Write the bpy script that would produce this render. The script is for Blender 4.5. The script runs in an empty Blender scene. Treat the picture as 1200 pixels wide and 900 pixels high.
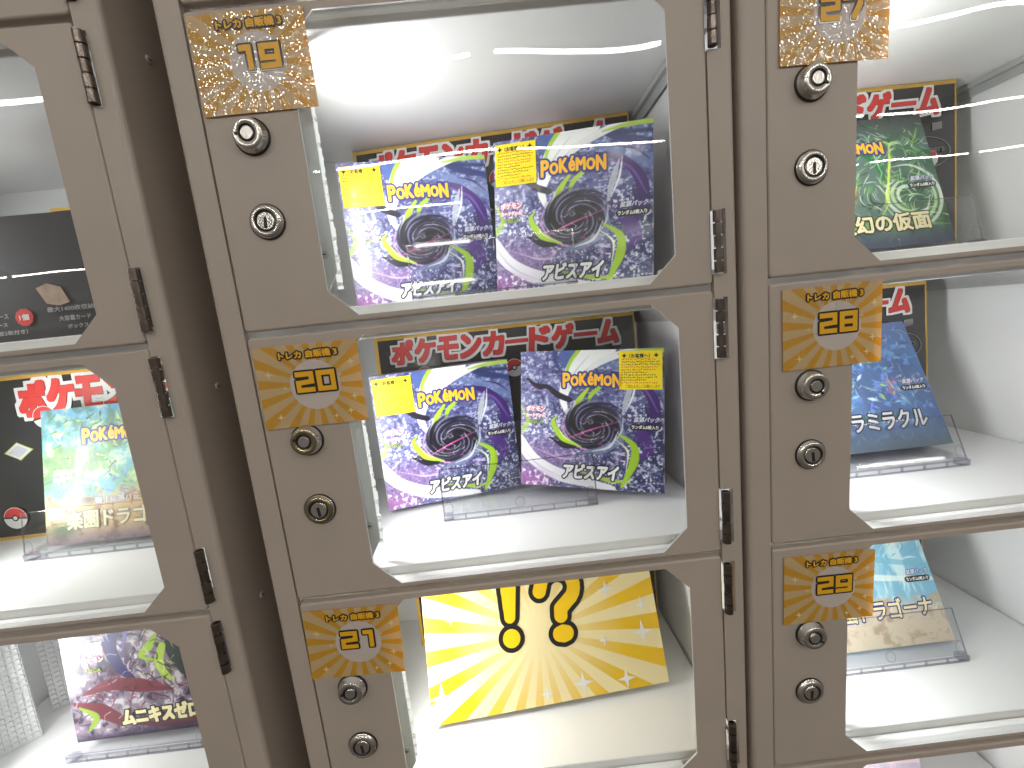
import bpy, bmesh, math, random
import numpy as np
from mathutils import Matrix, Vector
random.seed(7); rng = np.random.default_rng(7)
sc = bpy.context.scene
COL = sc.collection

# ------------------------------------------------------------------ camera, world, room lights, exposure
cam = bpy.data.cameras.new('camera'); cam_o = bpy.data.objects.new('camera', cam); COL.objects.link(cam_o)
cam.sensor_width = 36.0; cam.lens = 482.8726 / 1200 * 36.0; cam.clip_start = 0.01; cam.clip_end = 100
cam_o.location = (0.21569, -0.35966, -0.01214); cam_o.rotation_euler = (1.42282, 0.10332, -0.03231)
sc.camera = cam_o
sc.view_settings.view_transform = 'Standard'; sc.view_settings.look = 'None'
sc.view_settings.exposure = 0.0; sc.view_settings.gamma = 1.0
W = bpy.data.worlds.new('World'); sc.world = W; W.use_nodes = True
wn = W.node_tree.nodes; wl = W.node_tree.links
bg = wn['Background']; tc = wn.new('ShaderNodeTexCoord'); sx = wn.new('ShaderNodeSeparateXYZ'); rp = wn.new('ShaderNodeValToRGB')
mr = wn.new('ShaderNodeMapRange'); mr.inputs[1].default_value = -1; mr.inputs[2].default_value = 1
wl.new(tc.outputs['Generated'], sx.inputs[0]); wl.new(sx.outputs['Z'], mr.inputs[0]); wl.new(mr.outputs[0], rp.inputs[0])
rp.color_ramp.elements[0].position = 0.0; rp.color_ramp.elements[0].color = (0.10, 0.085, 0.07, 1)   # dim shop floor
rp.color_ramp.elements[1].position = 1.0; rp.color_ramp.elements[1].color = (0.62, 0.575, 0.52, 1)     # pale ceiling
e = rp.color_ramp.elements.new(0.5); e.color = (0.27, 0.245, 0.215, 1)
wl.new(rp.outputs[0], bg.inputs[0]); bg.inputs[1].default_value = 0.82
sc.cycles.max_bounces = 8; sc.cycles.diffuse_bounces = 5; sc.cycles.glossy_bounces = 3; sc.cycles.transmission_bounces = 2; sc.cycles.transparent_max_bounces = 14
sc.cycles.caustics_reflective = False; sc.cycles.caustics_refractive = False
TUBE = 56.0       # ceiling tube radiance
LED = 116.0        # shelf LED radiance

# ------------------------------------------------------------------ materials
def nt(name):
    m = bpy.data.materials.new(name); m.use_nodes = True
    return m, m.node_tree.nodes, m.node_tree.links, m.node_tree.nodes['Principled BSDF']
def s2l(c):
    c = np.asarray(c, float); return np.where(c <= .04045, c / 12.92, ((c + .055) / 1.055) ** 2.4)
def rgb(r, g, b): return tuple(s2l(np.array([r, g, b]) / 255.0)) + (1,)
def plain(name, col, rough=.5, metal=0, bump=0, bscale=300, coat=0, var=0, vscale=20):
    m, n, l, p = nt(name)
    p.inputs['Base Color'].default_value = col; p.inputs['Roughness'].default_value = rough; p.inputs['Metallic'].default_value = metal
    p.inputs['Coat Weight'].default_value = coat; p.inputs['Coat Roughness'].default_value = .06
    t = n.new('ShaderNodeTexCoord')
    if bump:
        nz = n.new('ShaderNodeTexNoise'); nz.inputs['Scale'].default_value = bscale; nz.inputs['Detail'].default_value = 2
        b = n.new('ShaderNodeBump'); b.inputs['Strength'].default_value = bump; b.inputs['Distance'].default_value = .0005
        l.new(t.outputs['Object'], nz.inputs['Vector']); l.new(nz.outputs[0], b.inputs['Height']); l.new(b.outputs[0], p.inputs['Normal'])
    if var:
        nz = n.new('ShaderNodeTexNoise'); nz.inputs['Scale'].default_value = vscale; nz.inputs['Detail'].default_value = 5
        mx = n.new('ShaderNodeMix'); mx.data_type = 'RGBA'; mx.blend_type = 'MULTIPLY'
        r = n.new('ShaderNodeValToRGB'); r.color_ramp.elements[0].position = .3; r.color_ramp.elements[1].position = .7
        r.color_ramp.elements[0].color = (1 - var,) * 3 + (1,); r.color_ramp.elements[1].color = (1, 1, 1, 1)
        l.new(t.outputs['Object'], nz.inputs['Vector']); l.new(nz.outputs[0], r.inputs[0]); mx.inputs[0].default_value = 1
        mx.inputs[6].default_value = col; l.new(r.outputs[0], mx.inputs[7]); l.new(mx.outputs[2], p.inputs['Base Color'])
    return m
M = {}
M['paint'] = plain('taupe_powder_coat', (.455, .392, .335, 1), .42, bump=.22, bscale=900, var=.07, vscale=14)
M['white'] = plain('white_shelf_paint', (.875, .88, .875, 1), .5, bump=.15, bscale=700, var=.05, vscale=9)
def backlit(name, col, t):
    m, n, l, p = nt(name); p.inputs['Base Color'].default_value = col; p.inputs['Roughness'].default_value = .35
    tl = n.new('ShaderNodeBsdfTranslucent'); tl.inputs[0].default_value = col; ms = n.new('ShaderNodeMixShader'); ms.inputs[0].default_value = t
    l.new(p.outputs[0], ms.inputs[1]); l.new(tl.outputs[0], ms.inputs[2]); l.new(ms.outputs[0], n['Material Output'].inputs[0]); return m
M['bracket'] = backlit('frosted_bracket_plastic', (.62, .63, .62, 1), .22)
M['flange'] = plain('pale_grey_metal', (.52, .53, .52, 1), .38, .25, var=.1, vscale=40)
M['steel'] = plain('brushed_nickel', (.60, .575, .54, 1), .20, 1, bump=.06, bscale=1500)
M['brass'] = plain('tarnished_lock_face', (.36, .30, .19, 1), .24, 1, bump=.06, bscale=1500)
M['dark'] = plain('dark_slot', (.015, .014, .013, 1), .5)
M['hinge'] = plain('dark_bronze_hinge', (.24, .20, .175, 1), .26, 1, var=.4, vscale=200)
M['black'] = plain('print_black', (.012, .011, .012, 1), .3, coat=.4)
M['gold'] = plain('print_gold', rgb(222, 160, 30), .35)
M['digit'] = plain('print_amber', rgb(236, 176, 30), .35)
M['goldedge'] = plain('gold_foil_edge', rgb(214, 172, 78), .3, .3)
M['whiteink'] = plain('print_white', (.82, .82, .81, 1), .4)
M['red'] = plain('print_red', rgb(214, 62, 56), .4)
M['yellow'] = plain('print_yellow', rgb(240, 196, 20), .4)
M['sticker'] = plain('sticker_yellow', rgb(252, 222, 6), .45)
M['logoyellow'] = plain('logo_yellow', rgb(248, 186, 34), .4)
M['logoblue'] = plain('logo_blue', rgb(52, 58, 130), .4)
M['pink'] = plain('print_pink', rgb(226, 120, 140), .4)
M['lime'] = plain('print_lime', rgb(170, 190, 80), .4)
M['cream'] = plain('print_cream', rgb(236, 224, 172), .4)
M['paper'] = plain('paper_edge', (.75, .74, .72, 1), .6)
M['greyink'] = plain('print_grey', rgb(150, 148, 150), .4)
M['silver'] = plain('print_silver', rgb(205, 205, 215), .35)

def emission(name, col, s, grid=False):
    m = bpy.data.materials.new(name); m.use_nodes = True; n = m.node_tree.nodes; l = m.node_tree.links; n.clear()
    o = n.new('ShaderNodeOutputMaterial'); em = n.new('ShaderNodeEmission'); em.inputs[0].default_value = col; em.inputs[1].default_value = s
    l.new(em.outputs[0], o.inputs[0]); return m
M['tube'] = emission('fluorescent_tube_glow', (1, .97, .92, 1), TUBE)
M['led'] = emission('white_led_glow', (.985, 1, 1, 1), LED)
M['ledlens'] = emission('led_lens_glow', (.97, 1, .97, 1), .95); M['ledlens'].cycles.emission_sampling = 'NONE'

def clear(name, tint=(1, 1, 1, 1), ior=1.49, rough=.01, bump=0, bscale=5, edge=None, film=1.0):
    m = bpy.data.materials.new(name); m.use_nodes = True; n = m.node_tree.nodes; l = m.node_tree.links; n.clear()
    o = n.new('ShaderNodeOutputMaterial'); tr = n.new('ShaderNodeBsdfTransparent'); tr.inputs[0].default_value = tint
    gl = n.new('ShaderNodeBsdfGlossy'); gl.inputs['Roughness'].default_value = rough
    lw = n.new('ShaderNodeLayerWeight'); pw = n.new('ShaderNodeMath'); pw.operation = 'POWER'; pw.inputs[1].default_value = 5; l.new(lw.outputs['Facing'], pw.inputs[0])
    f0 = ((ior - 1) / (ior + 1)) ** 2; fr = n.new('ShaderNodeMath'); fr.operation = 'MULTIPLY_ADD'; fr.inputs[1].default_value = 1 - f0; fr.inputs[2].default_value = f0; l.new(pw.outputs[0], fr.inputs[0]); mx = n.new('ShaderNodeMixShader')
    if film != 1.0:
        mm = n.new('ShaderNodeMath'); mm.operation = 'MULTIPLY'; mm.inputs[1].default_value = film; l.new(fr.outputs[0], mm.inputs[0]); l.new(mm.outputs[0], mx.inputs[0])
    else: l.new(fr.outputs[0], mx.inputs[0])
    l.new(tr.outputs[0], mx.inputs[1]); l.new(gl.outputs[0], mx.inputs[2])
    if bump:
        t = n.new('ShaderNodeTexCoord'); nz = n.new('ShaderNodeTexNoise'); nz.inputs['Scale'].default_value = bscale; nz.inputs['Detail'].default_value = 0
        b = n.new('ShaderNodeBump'); b.inputs['Strength'].default_value = 1; b.inputs['Distance'].default_value = bump
        l.new(t.outputs['Object'], nz.inputs['Vector']); l.new(nz.outputs[0], b.inputs['Height'])
        l.new(b.outputs[0], gl.inputs['Normal'])
    l.new(mx.outputs[0], o.inputs[0]); return m
M['pane'] = clear('acrylic_pane', (.985, .99, .985, 1), bump=.0022, bscale=6.5, film=.85)
M['acrylic'] = clear('clear_stand_plastic', (.975, .977, .985, 1), 1.55, .04)
M['acryledge'] = clear('clear_stand_edge', (.80, .80, .84, 1), 2.1, .15)
M['rib'] = plain('ribbed_white_plastic', (.82, .84, .83, 1), .2, coat=.6)

def print_mat(name, rough=.32, coat=.35, wrinkle=.22):
    """colour attribute print under clear shrink film with fine wrinkles"""
    m, n, l, p = nt(name)
    a = n.new('ShaderNodeVertexColor'); a.layer_name = 'Col'; l.new(a.outputs[0], p.inputs['Base Color'])
    p.inputs['Roughness'].default_value = rough; p.inputs['Coat Weight'].default_value = coat; p.inputs['Coat Roughness'].default_value = .07
    t = n.new('ShaderNodeTexCoord'); mp = n.new('ShaderNodeMapping'); mp.inputs['Scale'].default_value = (90, 1, 14)
    mp.inputs['Rotation'].default_value = (0, .35, 0)
    nz = n.new('ShaderNodeTexNoise'); nz.inputs['Scale'].default_value = 1; nz.inputs['Detail'].default_value = 3; nz.inputs['Distortion'].default_value = .6
    b = n.new('ShaderNodeBump'); b.inputs['Strength'].default_value = wrinkle; b.inputs['Distance'].default_value = .002
    l.new(t.outputs['Object'], mp.inputs[0]); l.new(mp.outputs[0], nz.inputs['Vector']); l.new(nz.outputs[0], b.inputs['Height'])
    l.new(b.outputs[0], p.inputs['Coat Normal']); return m
M['art'] = print_mat('shrink_wrapped_print'); M['art_soft'] = print_mat('soft_sheen_print', .45, .07, .15)

def sunburst(name, a, b, cx, cz, rays, disc=0, glitter=True, trans=.45, fade=.1):
    """procedural ray print: two inks alternating by angle round (cx, cz), with a pale disc or a pale fade in the middle"""
    m, n, l, p = nt(name); out = n['Material Output']
    t = n.new('ShaderNodeTexCoord'); s = n.new('ShaderNodeSeparateXYZ'); l.new(t.outputs['Object'], s.inputs[0])
    def mth(op, x, y=None):
        q = n.new('ShaderNodeMath'); q.operation = op
        for i, v in enumerate((x, y)):
            if v is None: continue
            if isinstance(v, (int, float)): q.inputs[i].default_value = v
            else: l.new(v, q.inputs[i])
        return q.outputs[0]
    dx = mth('SUBTRACT', s.outputs['X'], cx); dz = mth('SUBTRACT', s.outputs['Z'], cz)
    ang = mth('ARCTAN2', dz, dx); k = mth('SINE', mth('MULTIPLY', ang, rays)); st = mth('MULTIPLY', mth('ADD', k, .12), 14)
    c = n.new('ShaderNodeClamp'); l.new(mth('ADD', st, .5), c.inputs[0])
    rad = mth('SQRT', mth('ADD', mth('MULTIPLY', dx, dx), mth('MULTIPLY', dz, dz)))
    mx = n.new('ShaderNodeMix'); mx.data_type = 'RGBA'; l.new(c.outputs[0], mx.inputs[0]); mx.inputs[6].default_value = a; mx.inputs[7].default_value = b
    m2 = n.new('ShaderNodeMix'); m2.data_type = 'RGBA'; l.new(mx.outputs[2], m2.inputs[6])
    mr = n.new('ShaderNodeMapRange'); l.new(rad, mr.inputs[0])
    if disc: mr.inputs[1].default_value = disc; mr.inputs[2].default_value = disc + .0006; m2.inputs[7].default_value = rgb(238, 228, 220)
    else: mr.inputs[1].default_value = .02; mr.inputs[2].default_value = fade; m2.inputs[7].default_value = b
    mr.inputs[3].default_value = 1; mr.inputs[4].default_value = 0; l.new(mr.outputs[0], m2.inputs[0])
    l.new(m2.outputs[2], p.inputs['Base Color']); p.inputs['Roughness'].default_value = .4
    p.inputs['Coat Weight'].default_value = .8 if glitter else .15; p.inputs['Coat Roughness'].default_value = .05 if glitter else .3; p.inputs['Coat IOR'].default_value = 2.6 if glitter else 1.5
    if glitter:
        vo = n.new('ShaderNodeTexVoronoi'); vo.inputs['Scale'].default_value = 1250; l.new(t.outputs['Object'], vo.inputs['Vector'])   # embossed film: facets with their own tilt
        ge = n.new('ShaderNodeNewGeometry'); v1 = n.new('ShaderNodeVectorMath'); v1.operation = 'SUBTRACT'; l.new(vo.outputs['Color'], v1.inputs[0]); v1.inputs[1].default_value = (.5, .5, .5)
        v2 = n.new('ShaderNodeVectorMath'); v2.operation = 'MULTIPLY_ADD'; l.new(v1.outputs[0], v2.inputs[0]); v2.inputs[1].default_value = (.23, .23, .23); l.new(ge.outputs['Normal'], v2.inputs[2])
        v3 = n.new('ShaderNodeVectorMath'); v3.operation = 'NORMALIZE'; l.new(v2.outputs[0], v3.inputs[0]); l.new(v3.outputs[0], p.inputs['Coat Normal'])
    if trans:
        tl = n.new('ShaderNodeBsdfTranslucent'); l.new(m2.outputs[2], tl.inputs[0]); ms = n.new('ShaderNodeMixShader'); ms.inputs[0].default_value = trans
        l.new(p.outputs[0], ms.inputs[1]); l.new(tl.outputs[0], ms.inputs[2]); l.new(ms.outputs[0], out.inputs[0])
    return m
M['sign'] = sunburst('sunburst_laminate', rgb(234, 180, 16), rgb(234, 206, 150), .004, 0, 18, disc=.0213, trans=.36)
M['card'] = sunburst('sunburst_card_print', rgb(232, 188, 22), rgb(240, 224, 172), -.006, .082, 23, glitter=False, trans=0, fade=.11)

# ------------------------------------------------------------------ helpers
def link(o, parent=None):
    COL.objects.link(o)
    if parent is not None: o.parent = parent
    return o
def mesh_obj(name, me, mats, parent=None):
    o = bpy.data.objects.new(name, me)
    for m in (mats if isinstance(mats, (list, tuple)) else [mats]):
        if len(me.materials) < (len(mats) if isinstance(mats, (list, tuple)) else 1): me.materials.append(m)
    return link(o, parent)
def thing(name, label, cat, group=None, mat=None):
    o = bpy.data.objects.new(name, None); o.empty_display_size = .02; COL.objects.link(o)
    o['label'] = label; o['category'] = cat
    if group: o['group'] = group
    if mat is not None: o.matrix_world = mat
    return o
def bm_box(bm, x0, x1, y0, y1, z0, z1, mi=0, bev=0):
    v = [bm.verts.new(c) for c in ((x0, y0, z0), (x1, y0, z0), (x1, y1, z0), (x0, y1, z0), (x0, y0, z1), (x1, y0, z1), (x1, y1, z1), (x0, y1, z1))]
    fs = [bm.faces.new([v[i] for i in q]) for q in ((0, 1, 5, 4), (1, 2, 6, 5), (2, 3, 7, 6), (3, 0, 4, 7), (4, 5, 6, 7), (3, 2, 1, 0))]
    for f in fs: f.material_index = mi
    if bev:
        es = list({e for f in fs for e in f.edges}); r = bmesh.ops.bevel(bm, geom=es, offset=bev, segments=2, affect='EDGES', profile=.5)
        for f in r['faces']: f.material_index = mi
    return fs
def finish(bm, name, mats, parent=None, smooth=False):
    me = bpy.data.meshes.new(name); bm.normal_update(); bm.to_mesh(me); bm.free()
    if smooth:
        for p in me.polygons: p.use_smooth = True
    return mesh_obj(name, me, mats, parent)
def box(name, dims, mat, parent=None, bev=0):
    bm = bmesh.new(); bm_box(bm, *dims, bev=bev); return finish(bm, name, mat, parent)
def lathe(bm, prof, cx, cz, seg=32, mi=None):
    """prof: list of (radius, y) along -y axis, turned round the y axis through (cx, cz)"""
    rings = []
    for r, y in prof:
        rings.append([bm.verts.new((cx + r * math.cos(2 * math.pi * i / seg), y, cz + r * math.sin(2 * math.pi * i / seg))) for i in range(seg)])
    for k in range(len(rings) - 1):
        for i in range(seg):
            f = bm.faces.new((rings[k][i], rings[k][(i + 1) % seg], rings[k + 1][(i + 1) % seg], rings[k + 1][i])); f.smooth = True
            if mi: f.material_index = mi[k]
    f = bm.faces.new(rings[-1]); f.material_index = mi[-1] if mi else 0
def poly_obj(name, pts, y, mat, parent, thick=0):
    """flat printed polygon(s) in the xz plane; pts is one loop or a list of loops"""
    loops = pts if isinstance(pts[0][0], (tuple, list)) else [pts]
    bm = bmesh.new()
    for lp in loops:
        bm.faces.new([bm.verts.new((x, y, z)) for x, z in lp])
    bmesh.ops.triangulate(bm, faces=bm.faces[:])
    return finish(bm, name, mat, parent)
def circle(cx, cz, r, a0=0, a1=2 * math.pi, n=28, rz=None):
    return [(cx + r * math.cos(a0 + (a1 - a0) * i / n), cz + (rz or r) * math.sin(a0 + (a1 - a0) * i / n)) for i in range(n + (1 if a1 - a0 < 6.28 else 0))]
def ring_loops(cx, cz, rx, rz, w, n=36):
    L = []
    for i in range(n):
        a, b = 2 * math.pi * i / n, 2 * math.pi * (i + 1) / n
        L.append([(cx + rx * math.cos(a), cz + rz * math.sin(a)), (cx + rx * math.cos(b), cz + rz * math.sin(b)),
                  (cx + (rx - w) * math.cos(b), cz + (rz - w) * math.sin(b)), (cx + (rx - w) * math.cos(a), cz + (rz - w) * math.sin(a))])
    return L
def star(cx, cz, r, k=.2):
    return [(cx + (r if i % 2 == 0 else r * k) * math.cos(math.pi / 4 * i), cz + (r if i % 2 == 0 else r * k) * math.sin(math.pi / 4 * i)) for i in range(8)]

# lettering: glyph outlines are filled into a fine mask, thickened, and turned into flat faces
_tc = {}
def glyphs(s):
    if s in _tc: return _tc[s]
    c = bpy.data.curves.new('lettering', 'FONT'); c.body = s; c.resolution_u = 3
    o = bpy.data.objects.new('lettering', c); COL.objects.link(o); bpy.context.view_layer.update()
    me = bpy.data.meshes.new_from_object(o.evaluated_get(bpy.context.evaluated_depsgraph_get()))
    me.calc_loop_triangles(); V = np.array([v.co[:2] for v in me.vertices]).reshape(-1, 2); T = np.array([t.vertices[:] for t in me.loop_triangles]).reshape(-1, 3)
    COL.objects.unlink(o); bpy.data.objects.remove(o); bpy.data.curves.remove(c); bpy.data.meshes.remove(me)
    _tc[s] = (V, T); return V, T
def fill_tris(mask, V, T):
    h, w = mask.shape
    for a, b, c in V[T]:
        x0, x1 = int(max(0, math.floor(min(a[0], b[0], c[0])))), int(min(w, math.ceil(max(a[0], b[0], c[0])) + 1))
        y0, y1 = int(max(0, math.floor(min(a[1], b[1], c[1])))), int(min(h, math.ceil(max(a[1], b[1], c[1])) + 1))
        if x1 <= x0 or y1 <= y0: continue
        X, Y = np.meshgrid(np.arange(x0, x1) + .5, np.arange(y0, y1) + .5)
        d = (b[0] - a[0]) * (c[1] - a[1]) - (b[1] - a[1]) * (c[0] - a[0])
        if abs(d) < 1e-12: continue
        u = ((X - a[0]) * (c[1] - a[1]) - (Y - a[1]) * (c[0] - a[0])) / d; v = ((b[0] - a[0]) * (Y - a[1]) - (b[1] - a[1]) * (X - a[0])) / d
        mask[y0:y1, x0:x1] |= (u >= 0) & (v >= 0) & (u + v <= 1)
def dilate(m, r, square=False):
    r = int(round(r))
    if r <= 0: return m
    p = np.pad(m, r); o = np.zeros_like(p)
    ys, xs = np.nonzero(p)
    h, w = p.shape
    if square:
        for d in range(-r, r + 1): o |= np.roll(p, d, 1)
        q = o.copy()
        for d in range(-r, r + 1): o |= np.roll(q, d, 0)
        return o
    for dy in range(-r, r + 1):
        k = int(math.sqrt(r * r - dy * dy)); row = np.zeros_like(p)
        sh = np.roll(p, dy, 0); cs = np.cumsum(np.pad(sh.astype(np.int32), ((0, 0), (k + 1, k))), 1)
        o |= (cs[:, 2 * k + 1:] - cs[:, :-(2 * k + 1)]) > 0
    return o
def text_mask(s, height, res, width=None, bold=0, shear=0, square=False):
    """mask of a text line, its glyphs height metres tall (and width metres wide if given)"""
    V, T = glyphs(s); lo, hi = V.min(0), V.max(0); ext = hi - lo
    sz = (height - 2 * bold) / ext[1]; sxx = ((width - 2 * bold) / ext[0]) if width else sz
    P = (V - lo) * np.array([sxx, sz]); P[:, 0] += shear * P[:, 1]; P -= P.min(0)
    n = np.ceil(P.max(0) / res).astype(int) + 2; m = np.zeros((n[1], n[0]), bool); fill_tris(m, P / res + 1, T)
    return dilate(m, bold / res, square)
def mask_mesh(mask, res, cx, cz, y, name, mat, parent):
    """rows of the mask become merged flat rectangles centred on (cx, cz)"""
    h, w = mask.shape; open_ = {}; rects = []
    pad = np.pad(mask.astype(np.int8), ((0, 0), (1, 1))); d = np.diff(pad, axis=1)
    for r in range(h + 1):
        runs = set() if r == h else set(zip(np.nonzero(d[r] == 1)[0].tolist(), np.nonzero(d[r] == -1)[0].tolist()))
        for k in list(open_):
            if k not in runs: rects.append((k[0], k[1], open_.pop(k), r))
        for k in runs:
            if k not in open_: open_[k] = r
    R = np.array(rects, float)
    if len(R) == 0: return None
    X0 = cx + (R[:, 0] - w / 2) * res; X1 = cx + (R[:, 1] - w / 2) * res; Z0 = cz + (R[:, 2] - h / 2) * res; Z1 = cz + (R[:, 3] - h / 2) * res
    n = len(R); Yv = np.full(n, y)
    co = np.stack([np.stack(q, 1) for q in ((X0, Yv, Z0), (X1, Yv, Z0), (X1, Yv, Z1), (X0, Yv, Z1))], 1).reshape(-1, 3)
    me = quads(name, co, np.arange(4 * n).reshape(-1, 4)); return mesh_obj(name, me, mat, parent)
def quads(name, co, f):
    me = bpy.data.meshes.new(name); me.vertices.add(len(co)); me.vertices.foreach_set('co', np.asarray(co, np.float32).ravel())
    n = len(f); me.loops.add(4 * n); me.polygons.add(n); me.loops.foreach_set('vertex_index', np.asarray(f, np.int32).ravel())
    me.polygons.foreach_set('loop_start', np.arange(0, 4 * n, 4, dtype=np.int32)); me.update(); return me
def copy_part(o, parent):
    c = o.copy(); COL.objects.link(c); c.parent = parent
    for ch in o.children: copy_part(ch, c)
    return c
def pose(pos, yaw=0, lean=0, roll=0):
    return Matrix.Translation(pos) @ Matrix.Rotation(yaw, 4, 'Z') @ Matrix.Rotation(-lean, 4, 'X') @ Matrix.Rotation(roll, 4, 'Y')

# ------------------------------------------------------------------ room: ceiling tubes that light the fronts and glint in the panes
ROWS = [(-1.70, [-2.32, -.99, .34, 1.67, 3.0]), (-2.85, [-2.20, -.87, .46, 1.79, 3.12]), (-4.10, [-3.80, -1.2, 2.85, 4.2, 5.5]), (-5.25, [-7.2, -5.9])]
for ri, (y, xs) in enumerate(ROWS):
    for i, x in enumerate(xs):
        bm = bmesh.new(); bm_box(bm, x, x + 1.2, y - .0065, y + .0065, 1.190, 1.202, bev=.003)
        o = finish(bm, 'ceiling_tube', M['tube'])
        o['label'] = 'white fluorescent ceiling tube mirrored as a streak in the locker panes'
        o['category'] = 'ceiling light'; o['group'] = 'ceiling tubes mirrored in the panes'

# ------------------------------------------------------------------ lockers
H = .25; DW = .4052
WL, WR, WT, WB, CX, CZ = .0754, .3722, -.0092, -.2422, .0233, .0225
PL, PR = -.0216, .4264
def octagon(wl=WL, wr=WR):
    return [(wl + CX, WB), (wr - CX, WB), (wr, WB + CZ), (wr, WT - CZ), (wr - CX, WT), (wl + CX, WT), (wl, WT - CZ), (wl, WB + CZ)]
def rrect(x0, x1, z0, z1, r, n=4):
    P = []
    for cx, cz, a in ((x1 - r, z0 + r, -90), (x1 - r, z1 - r, 0), (x0 + r, z1 - r, 90), (x0 + r, z0 + r, 180)):
        for i in range(n + 1):
            t = math.radians(a + 90 * i / n); P.append((cx + r * math.cos(t), cz + r * math.sin(t)))
    return P
def door_mesh(wr):
    bm = bmesh.new(); x0, x1, z0, z1 = .0005, DW - .0012, -H + .0026, -.0026
    def loop(pts, y): return [bm.verts.new((x, y, z)) for x, z in pts]
    L = []
    for ins, y, r in ((.0022, 0, .002), (.0011, .0002, .0026), (.0003, .0009, .0032), (0, .0022, .0035), (0, .0085, .0035)):
        L.append(loop(rrect(x0 + ins, x1 - ins, z0 + ins, z1 - ins, r), y))
    for a, b in zip(L[:-1], L[1:]):
        for i in range(len(a)):
            f = bm.faces.new((a[i], b[i], b[(i + 1) % len(a)], a[(i + 1) % len(a)])); f.smooth = True
    A = loop(octagon(WL, wr), 0); B = loop(octagon(WL, wr), .0016)
    for i in range(8): bm.faces.new((A[i], A[(i + 1) % 8], B[(i + 1) % 8], B[i])).material_index = 1
    e = []
    for q in (L[0], A):
        for i in range(len(q)):
            e.append(bm.edges.get((q[i], q[(i + 1) % len(q)])))
    bmesh.ops.triangle_fill(bm, edges=e, use_beauty=True, use_dissolve=False)
    # inner face of the sheet
    C = loop(octagon(WL, wr), .00161); D = loop(rrect(x0 + .001, x1 - .001, z0 + .001, z1 - .001, .003), .00161); e = []
    for q in (C, D):
        for i in range(len(q)): e.append(bm.edges.new((q[i], q[(i + 1) % len(q)])))
    r = bmesh.ops.triangle_fill(bm, edges=e, use_beauty=True, use_dissolve=False)
    for g in r['geom']:
        if isinstance(g, bmesh.types.BMFace): g.material_index = 1
    bmesh.ops.recalc_face_normals(bm, faces=bm.faces[:])
    me = bpy.data.meshes.new('door'); bm.to_mesh(me); bm.free(); me.materials.append(M['paint']); me.materials.append(M['white']); return me
def lock_mesh(kind, face):
    bm = bmesh.new(); S, F, K = 0, 1, 2
    if kind == 'tubular':   # protruding barrel with a ring key way
        lathe(bm, [(.0142, .0), (.0142, -.0012), (.0133, -.0014), (.0130, -.0016), (.0118, -.0074), (.0111, -.0083), (.0068, -.0083), (.0064, -.0070), (.0050, -.0070), (.0050, -.0080), (.0046, -.0083)], 0, 0, 36,
              [K, K, K, S, S, F, K, K, S, S, S])
        bm_box(bm, -.0092, -.0055, -.0087, -.0078, -.0011, .0011, K)
    else:                   # flush lock with a flat key slot
        lathe(bm, [(.0142, .0), (.0142, -.0012), (.0134, -.0014), (.0130, -.0028), (.0112, -.0042), (.0088, -.0044), (.0084, -.0030), (.0072, -.0030), (.0070, -.0038), (.0066, -.0040)], 0, 0, 36,
              [K, K, S, F, F, K, K, S, S, S])
        bm_box(bm, -.0012, .0012, -.0043, -.0038, -.0058, .0030, K)
    me = bpy.data.meshes.new(kind + '_lock'); bm.to_mesh(me); bm.free()
    for m in (M['steel'], face, M['dark']): me.materials.append(m)
    return me
def hinge_mesh():
    bm = bmesh.new(); z = 0.; L = .0510; seg = [(.0, .0092, 0), (.0105, .0197, 0), (.0209, .0301, 1), (.0313, .0405, 0), (.0418, .0510, 0)]
    for a, b, spring in seg:
        if spring:
            for k in range(7):
                u = a + (b - a) * k / 7; cyl(bm, .0036, -u - (b - a) / 7 * .7, -u)
        else: cyl(bm, .0039, -b, -a, 20)
    cyl(bm, .0021, -L, 0)
    me = bpy.data.meshes.new('hinge'); bm.to_mesh(me); bm.free(); me.materials.append(M['hinge']); return me
def cyl(bm, r, z0, z1, seg=14, cx=0, cy=-.0005, caps=True):
    A = [bm.verts.new((cx + r * math.cos(2 * math.pi * i / seg), cy + r * math.sin(2 * math.pi * i / seg), z0)) for i in range(seg)]
    B = [bm.verts.new((v.co.x, v.co.y, z1)) for v in A]
    for i in range(seg): bm.faces.new((A[i], A[(i + 1) % seg], B[(i + 1) % seg], B[i])).smooth = True
    if caps: bm.faces.new([bm.verts.new(v.co) for v in A[::-1]]); bm.faces.new([bm.verts.new(v.co) for v in B])
def screw_mesh():
    bm = bmesh.new(); lathe(bm, [(.0036, 0), (.0034, -.0008), (.0022, -.0014), (.0012, -.0015)], 0, 0, 16, [0, 0, 0, 0]); bm_box(bm, -.0018, .0018, -.0018, -.00145, -.0004, .0004, 1)
    me = bpy.data.meshes.new('screw'); bm.to_mesh(me); bm.free(); me.materials.append(M['flange']); me.materials.append(M['dark']); return me
HZ = (-.0106, -.1870)
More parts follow.
